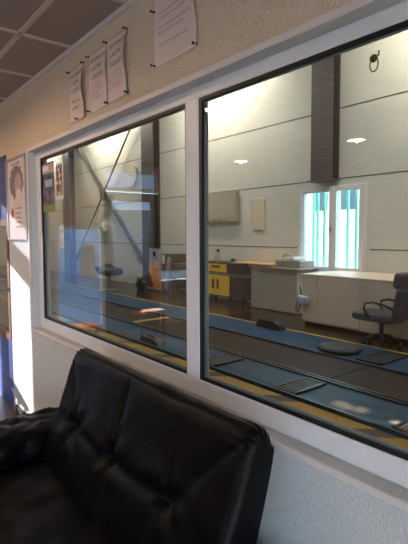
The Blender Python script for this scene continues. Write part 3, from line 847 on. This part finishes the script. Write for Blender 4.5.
MB().lathe([(.052, .0755), (.052, .09)], (-7.35, 5.7, .8905)).build('lid', 'steel', o, True)

bn = thing('workbench', 'grey fronted bench with light wooden top beside the yellow cabinet', 'bench', (-6.0, 5.8, 0))
MB().box(-6.70, -5.50, 5.60, 6.07, .02, .84).build('bench_body', 'bench_body', bn)
MB().box(-7.2, -6.05, 5.50, 6.08, .893, .915, .004).build('worktop', 'bench_top', bn)
MB().box(-6.05, -5.38, 5.50, 6.08, .843, .866, .004).box(-6.70, -6.06, 5.52, 6.07, .843, .89).build('side_shelf', 'bench_body', bn)
o = thing('printer', 'grey machine with pale lid standing on the bench beside the window', 'machine', (-5.75, 5.8, .866))
MB().box(-6.02, -5.42, 5.58, 6.0, .8665, 1.0, .015).build('machine_body', 'machine', o)
MB().box(-6.0, -5.6, 5.62, 5.97, 1.0005, 1.06, .012, rot=Matrix.Rotation(-.06, 3, 'Y')).build('lid', 'clear_white', o)
MB().tube([(-5.9, 5.66, 1.06), (-5.82, 5.64, 1.12), (-5.7, 5.64, 1.10)], .018).build('crank', 'steel', o, True)

lc = thing('low_cabinet', 'long pale cabinet below the workshop window behind the chair', 'cabinet', (-4.0, 5.5, 0))
MB().box(-4.86, -3.02, 4.98, 6.07, .06, .82, .006).build('carcass', 'pale_cab', lc)
MB().box(-4.84, -3.04, 5.02, 6.05, 0, .06).build('plinth', 'cab_dark', lc)
MB().box(-4.88, -3.0, 4.955, 6.085, .82, .85, .004).build('worktop', 'pale_cab', lc)
for a, b in ((-4.85, -4.56), (-4.55, -3.8), (-3.79, -3.03)): MB().box(a, b, 4.962, 4.979, .08, .81, .004).build('door', 'pale_cab', lc)
o = thing('cloth_bag', 'small light blue bag with pink strap hanging at the pale cabinet end', 'bag', (-4.86, 4.93, .35))
MB().cushion(-4.90, -4.70, 4.86, 4.955, .36, .50, .045, lambda p, n: .012*noise.noise(p*18), 10).build('pouch', 'cloth_blue', o, True)
MB().tube([(-4.89, 4.91, .45), (-4.93, 4.92, .36), (-4.95, 4.92, .25), (-4.90, 4.90, .2), (-4.86, 4.9, .3), (-4.84, 4.91, .37)], .018, 8).build('strap', 'pink', o, True)
MB().tube([(-4.86, 4.95, .49), (-4.88, 4.945, .58), (-4.89, 4.95, .66)], .01, 8).build('cord', 'rubber', o, True)

# slate chair with arm and headrest, side on
ch = thing('office_chair', 'slate upholstered chair with loop armrest in front of the pale cabinet', 'chair', (-3.2, 4.69, 0))
MB().cushion(-3.62, -3.0, 4.47, 4.90, .33, .45, .055, None, 10).build('seat', 'slate', ch, True)
k = MB().cushion(-.045, .045, -.22, .22, -.20, .21, .045, None, 10)
R = Matrix.Rotation(.16, 3, 'Y')
for v in k.bm.verts: v.co = R @ v.co+Vector((-2.97, 4.69, .60))
k.build('backrest', 'slate', ch, True)
k = MB().cushion(-.11, .05, -.16, .16, -.105, .105, .05, None, 10)
for v in k.bm.verts: v.co = R @ v.co+Vector((-2.95, 4.69, .885))
k.build('headrest', 'slate', ch, True)
MB().tube([(-2.94, 4.69, .72), (-2.93, 4.69, .86)], .015).build('headrest_stem', 'chair_metal', ch, True)
for y in (4.48, 4.89):
    MB().tube([(-3.36, y, .40), (-3.42, y, .50), (-3.40, y, .575), (-3.30, y, .60), (-3.12, y, .575), (-3.0, y, .53)], .017, 10).build('armrest', 'chair_metal', ch, True)
MB().lathe([(.03, .12), (.03, .335)], (-3.28, 4.69, 0)).build('gas_column', 'chair_metal', ch, True)
for i in range(5):
    a = 2*PI*i/5+.3
    lg = MB().tube([(-3.28, 4.69, .13), (-3.28+.235*math.cos(a), 4.69+.235*math.sin(a), .085)], [.03, .018]).build('leg', 'chair_metal', ch, True)
    MB().lathe([(.0, -.014), (.028, -.014), (.034, -.008), (.034, .008), (.028, .014), (0, .014)], (-3.28+.235*math.cos(a), 4.69+.235*math.sin(a), .036), 'y', 16).build('caster', 'rubber', lg, True)
o = thing('dark_oval', 'dark oval shape lying across the far blue track edge', 'pad', (-3.4, 3.85, .036))
MB().lathe([(.0, 0), (.24, 0), (.27, .015), (.26, .035), (.2, .045), (0, .048)], (-3.42, 3.95, .037)).build('oval_body', 'slate', o, True)  # flat dark oval resting on the edge of the far track
MB().lathe([(.265, .012), (.278, .018), (.265, .024)], (-3.42, 3.95, .037)).build('oval_rim', 'rubber', o, True)

# display stand, plant, brown bench, stool
ds = thing('display_stand', 'tall roll-up display with orange sunset print before the dark column', 'display stand', (-10.35, 5.6, 0))
def BP(u, v): return Vector((-10.66+.56*u, 5.6+.05*v, .06+1.06*v))
MB().surf(BP, 4, 10).box(-10.66, -10.10, 5.652, 5.656, .07, 1.1).build('banner_panel', 'banner', ds)
MB().prism([(-10.655, .10), (-10.40, .10), (-10.60, .50), (-10.655, .52)], 5.585, 5.596).build('printed_shape', 'purple', ds)
MB().box(-10.30, -10.16, 5.575, 5.59, .62, .78).build('printed_label', 'white_print', ds)
MB().lathe([(.0, 0), (.07, 0), (.07, .004), (0, .004)], (-10.40, 5.62, .99), 'y', 20).build('printed_badge', 'cab_black', ds)
MB().box(-10.68, -10.08, 5.56, 5.68, 0, .06, .015).build('base_cassette', 'alu', ds)
MB().box(-10.68, -10.08, 5.64, 5.67, 1.11, 1.14, .006).build('top_rail', 'alu', ds)
MB().tube([(-10.38, 5.69, .05), (-10.38, 5.675, 1.12)], .012).build('pole', 'alu', ds, True)
o = thing('dark_cabinet', 'narrow black cabinet with grey slanted panel beside the display stand', 'cabinet', (-9.7, 5.8, 0))
MB().box(-10.02, -9.52, 5.6, 6.05, .03, 1.0, .01).build('carcass', 'cab_black', o)
MB().box(-10.0, -9.54, 5.62, 6.03, 0, .029).build('plinth', 'rubber', o)
bar((-9.78, 5.575, .12), (-9.62, 5.575, .92), .12, .03).build('slanted_panel', 'machine', o)
MB().box(-9.98, -9.86, 5.588, 5.599, .75, .97).build('printed_label', 'white_print', o)
o = thing('wooden_bench', 'low brown bench at the back wall, seen beside the mullion', 'bench', (-9, 5.8, 0))
MB().box(-9.48, -8.40, 5.55, 6.06, .72, .78, .006).build('bench_top', 'brown_wood', o)
MB().box(-9.46, -8.42, 5.6, 6.05, .40, .719).build('front_panel', 'brown_wood', o)
for x in (-9.42, -8.46):
    for y in (5.64, 6.0): MB().box(x-.03, x+.03, y-.03, y+.03, 0, .399).build('leg', 'cab_dark', o)
MB().box(-9.43, -8.45, 5.62, 6.04, .10, .13).build('lower_shelf', 'brown_wood', o)
o = thing('potted_plant', 'blurred green plant in a dark pot before the display stand', 'plant', (-10.55, 5.28, 0))
MB().lathe([(.09, 0), (.13, .2), (.14, .22), (.12, .22), (.11, .19)], (-10.55, 5.28, 0)).build('pot', 'pot', o, True)
k = MB()
for i in range(60):
    a = random.uniform(0, 2*PI); l = random.uniform(.12, .24); e = random.uniform(.1, 1.3)
    p = Vector((-10.55, 5.28, .2)); d = Vector((math.cos(a)*math.cos(e), math.sin(a)*math.cos(e), math.sin(e)))
    sd = d.cross(Vector((0, 0, 1))).normalized()*.028
    v = [k.bm.verts.new(q) for q in (p, p+d*l*.5+sd, p+d*l, p+d*l*.5-sd)]
    k.bm.faces.new(v)
k.build('foliage', 'leaf', o)
o = thing('swivel_stool', 'black rounded shell stool on a chrome pole near the far wall', 'stool', (-11.3, 4.75, 0))
k = MB()
k.cushion(-11.70, -10.93, 4.48, 5.02, .40, .60, .10, None, 12)
for v in k.bm.verts: v.co.z += .12*max(0, (-11.31-v.co.x)/.4)
k.build('seat_shell', 'cab_black', o, True)
MB().lathe([(.03, .04), (.03, .40)], (-11.3, 4.75, 0)).build('pole', 'steel', o, True)
MB().lathe([(.0, 0), (.24, 0), (.24, .015), (.05, .045), (0, .045)], (-11.3, 4.75, 0)).build('base_disc', 'steel', o, True)

# on the back wall
o = thing('wall_clock', 'round pale clock high on the back wall beside the dark column', 'clock', (-12.32, YB-.03, 3.0))
MB().lathe([(.0, 0), (.33, 0), (.34, -.02), (.34, -.05), (.31, -.06), (.30, -.045)], (-12.32, YB-.006, 3.28), 'y', 36).build('rim', 'clock_face', o, True)
MB().lathe([(0, -.046), (.305, -.046), (.305, -.050), (0, -.050)], (-12.32, YB-.006, 3.28), 'y', 36).build('dial', 'clock_face', o)
bar((-12.32, YB-.062, 3.28), (-12.14, YB-.062, 3.25), .025, .006).build('hand', 'brace', o)
bar((-12.32, YB-.062, 3.28), (-12.46, YB-.062, 3.32), .018, .006).build('hand', 'brace', o)
o = thing('wall_box', 'small white box fixed on the back wall below the cross brace', 'wall box', (-14.2, YB-.05, 1.6))
MB().box(-14.42, -14.02, YB-.12, YB-.004, 1.60, 1.90, .03).build('box_body', 'clear_white', o)
MB().box(-14.34, -14.10, YB-.14, YB-.121, 1.66, 1.76, .01).build('cover', 'spacer', o)
o = thing('wall_screen', 'pale wall mounted screen high on the back wall above the yellow cabinet', 'screen', (-8.1, YB-.06, 1.75))
MB().box(-8.75, -7.57, YB-.10, YB-.03, 1.78, 2.46, .012).build('screen_body', 'tv_body', o)
MB().box(-8.72, -7.60, YB-.106, YB-.1005, 1.86, 2.43).build('screen_face', 'tv_face', o)
MB().box(-8.5, -7.8, YB-.03, YB-.004, 1.95, 2.3).build('wall_mount', 'brace', o)
for i in range(4): MB().box(-8.6+i*.2, -8.5+i*.2, YB-.106, YB-.1005, 1.795, 1.825).build('button', 'brace', o)
o = thing('notice_board', 'plain beige upright board on the back wall between screen and window', 'board', (-6.98, YB-.02, 1.6))
MB().box(-7.15, -6.80, YB-.03, YB-.004, 1.60, 2.23, .004).build('board_sheet', 'beige', o)
k = MB(); frame_rect(k, 'x', -7.16, -6.79, 1.59, 2.24, YB-.035, YB-.003, .012); k.build('board_frame', 'pale_cab', o)
o = thing('green_sign', 'dark green upright sign strip on the slate blue column', 'sign', (-17.0, YB-.25, 2.0))
MB().box(-17.15, -16.85, YB-.262, YB-.236, 2.0, 2.9, .004).build('sign_plate', 'green_dark', o)
MB().box(-17.08, -16.92, YB-.266, YB-.2625, 2.55, 2.75).build('printed_label', 'leaf', o)

# ------------------------------------------------------------------ light
def area(name, loc, rot, sx, sy, power, rgb, portal=False, spread=PI):
    l = bpy.data.lights.new(name, 'AREA'); l.shape = 'RECTANGLE'; l.size = sx; l.size_y = sy; l.energy = power; l.color = rgb
    l.spread = spread
    if portal: l.cycles.is_portal = True
    o = bpy.data.objects.new(name, l); COL.objects.link(o); o.location = loc; o.rotation_euler = rot
    return o
# strip lamps hung high in the middle of each workshop bay, near the back wall
for i, x in enumerate((-19.4, -13.8, -8.3, -2.6)):
    area('strip_lamp', (x, 5.1, 5.3), (math.radians(48), 0, 0), 1.6, .25, 21, (1.0, .90, .70))
area('workshop_fill', (-6, 1.9, 5.4), (math.radians(38), 0, 0), 14, 1.0, 22, (.93, .97, 1.0))  # added fill with no fixture, brightening the back wall and front-facing surfaces
for x, y, wh in DL:
    l = bpy.data.lights.new('downlight_bulb', 'SPOT'); l.energy = 3.5; l.color = (1, .60, .30); l.spot_size = 3.05; l.spot_blend = .3; l.shadow_soft_size = .012
    o = bpy.data.objects.new('downlight_bulb', l); COL.objects.link(o); o.location = (x, y, CE-.019)
# portals only steer sampling of the sky through the real openings
area('portal', (.2, YO-.12, 1.05), (math.radians(-90), 0, PI), 4.2, 1.5, 1, (1, 1, 1), True)
area('portal', (XR+.12, -1.7, 1.15), (math.radians(90), 0, math.radians(90)), 2.4, 1.5, 1, (1, 1, 1), True)
area('portal', (XE-.12, -1.8, 1.4), (math.radians(90), 0, math.radians(-90)), 1.6, 2.2, 1, (1, 1, 1), True)

sun = bpy.data.lights.new('sun', 'SUN'); sun.energy = 10; sun.color = (1, .87, .70); sun.angle = .009
so = bpy.data.objects.new('sun', sun); COL.objects.link(so)
d = Vector((1, .95, -.32))
so.rotation_euler = d.to_track_quat('-Z', 'Y').to_euler()

wd = bpy.data.worlds.new('sky'); S.world = wd; wd.use_nodes = True
bg = wd.node_tree.nodes['Background']; bg.inputs['Color'].default_value = (.55, .77, 1.0, 1); bg.inputs['Strength'].default_value = 2.3

# ------------------------------------------------------------------ camera
cam = bpy.data.cameras.new('camera'); co = bpy.data.objects.new('camera', cam); COL.objects.link(co)
F, YAW, PITCH, ROLL, CY = 458.7, .895493, .0677628, -.0040963, 265.48
fwd = Vector((-math.sin(YAW)*math.cos(PITCH), math.cos(YAW)*math.cos(PITCH), -math.sin(PITCH)))
r0 = Vector((math.cos(YAW), math.sin(YAW), 0)); u0 = r0.cross(fwd)
rr = r0*math.cos(ROLL)+u0*math.sin(ROLL); uu = -r0*math.sin(ROLL)+u0*math.cos(ROLL)
mw = Matrix((rr, uu, -fwd)).transposed().to_4x4(); mw.translation = Vector((0, -1.0, 1.5))
co.matrix_world = mw
cam.sensor_fit = 'VERTICAL'; cam.sensor_height = 32; cam.lens = F/544*32
cam.shift_y = (CY-272)/544
cam.clip_start = .02; cam.clip_end = 200
S.camera = co
vs = S.view_settings
vs.view_transform = 'Standard'; vs.look = 'None'; vs.gamma = 1; vs.use_curve_mapping = False; vs.exposure = 2.45
S.cycles.use_denoising = True
S.cycles.max_bounces = 10; S.cycles.diffuse_bounces = 5; S.cycles.transparent_max_bounces = 24
S.cycles.sample_clamp_indirect = 6
for o in bpy.data.objects:
    if 'base' in o: del o['base']
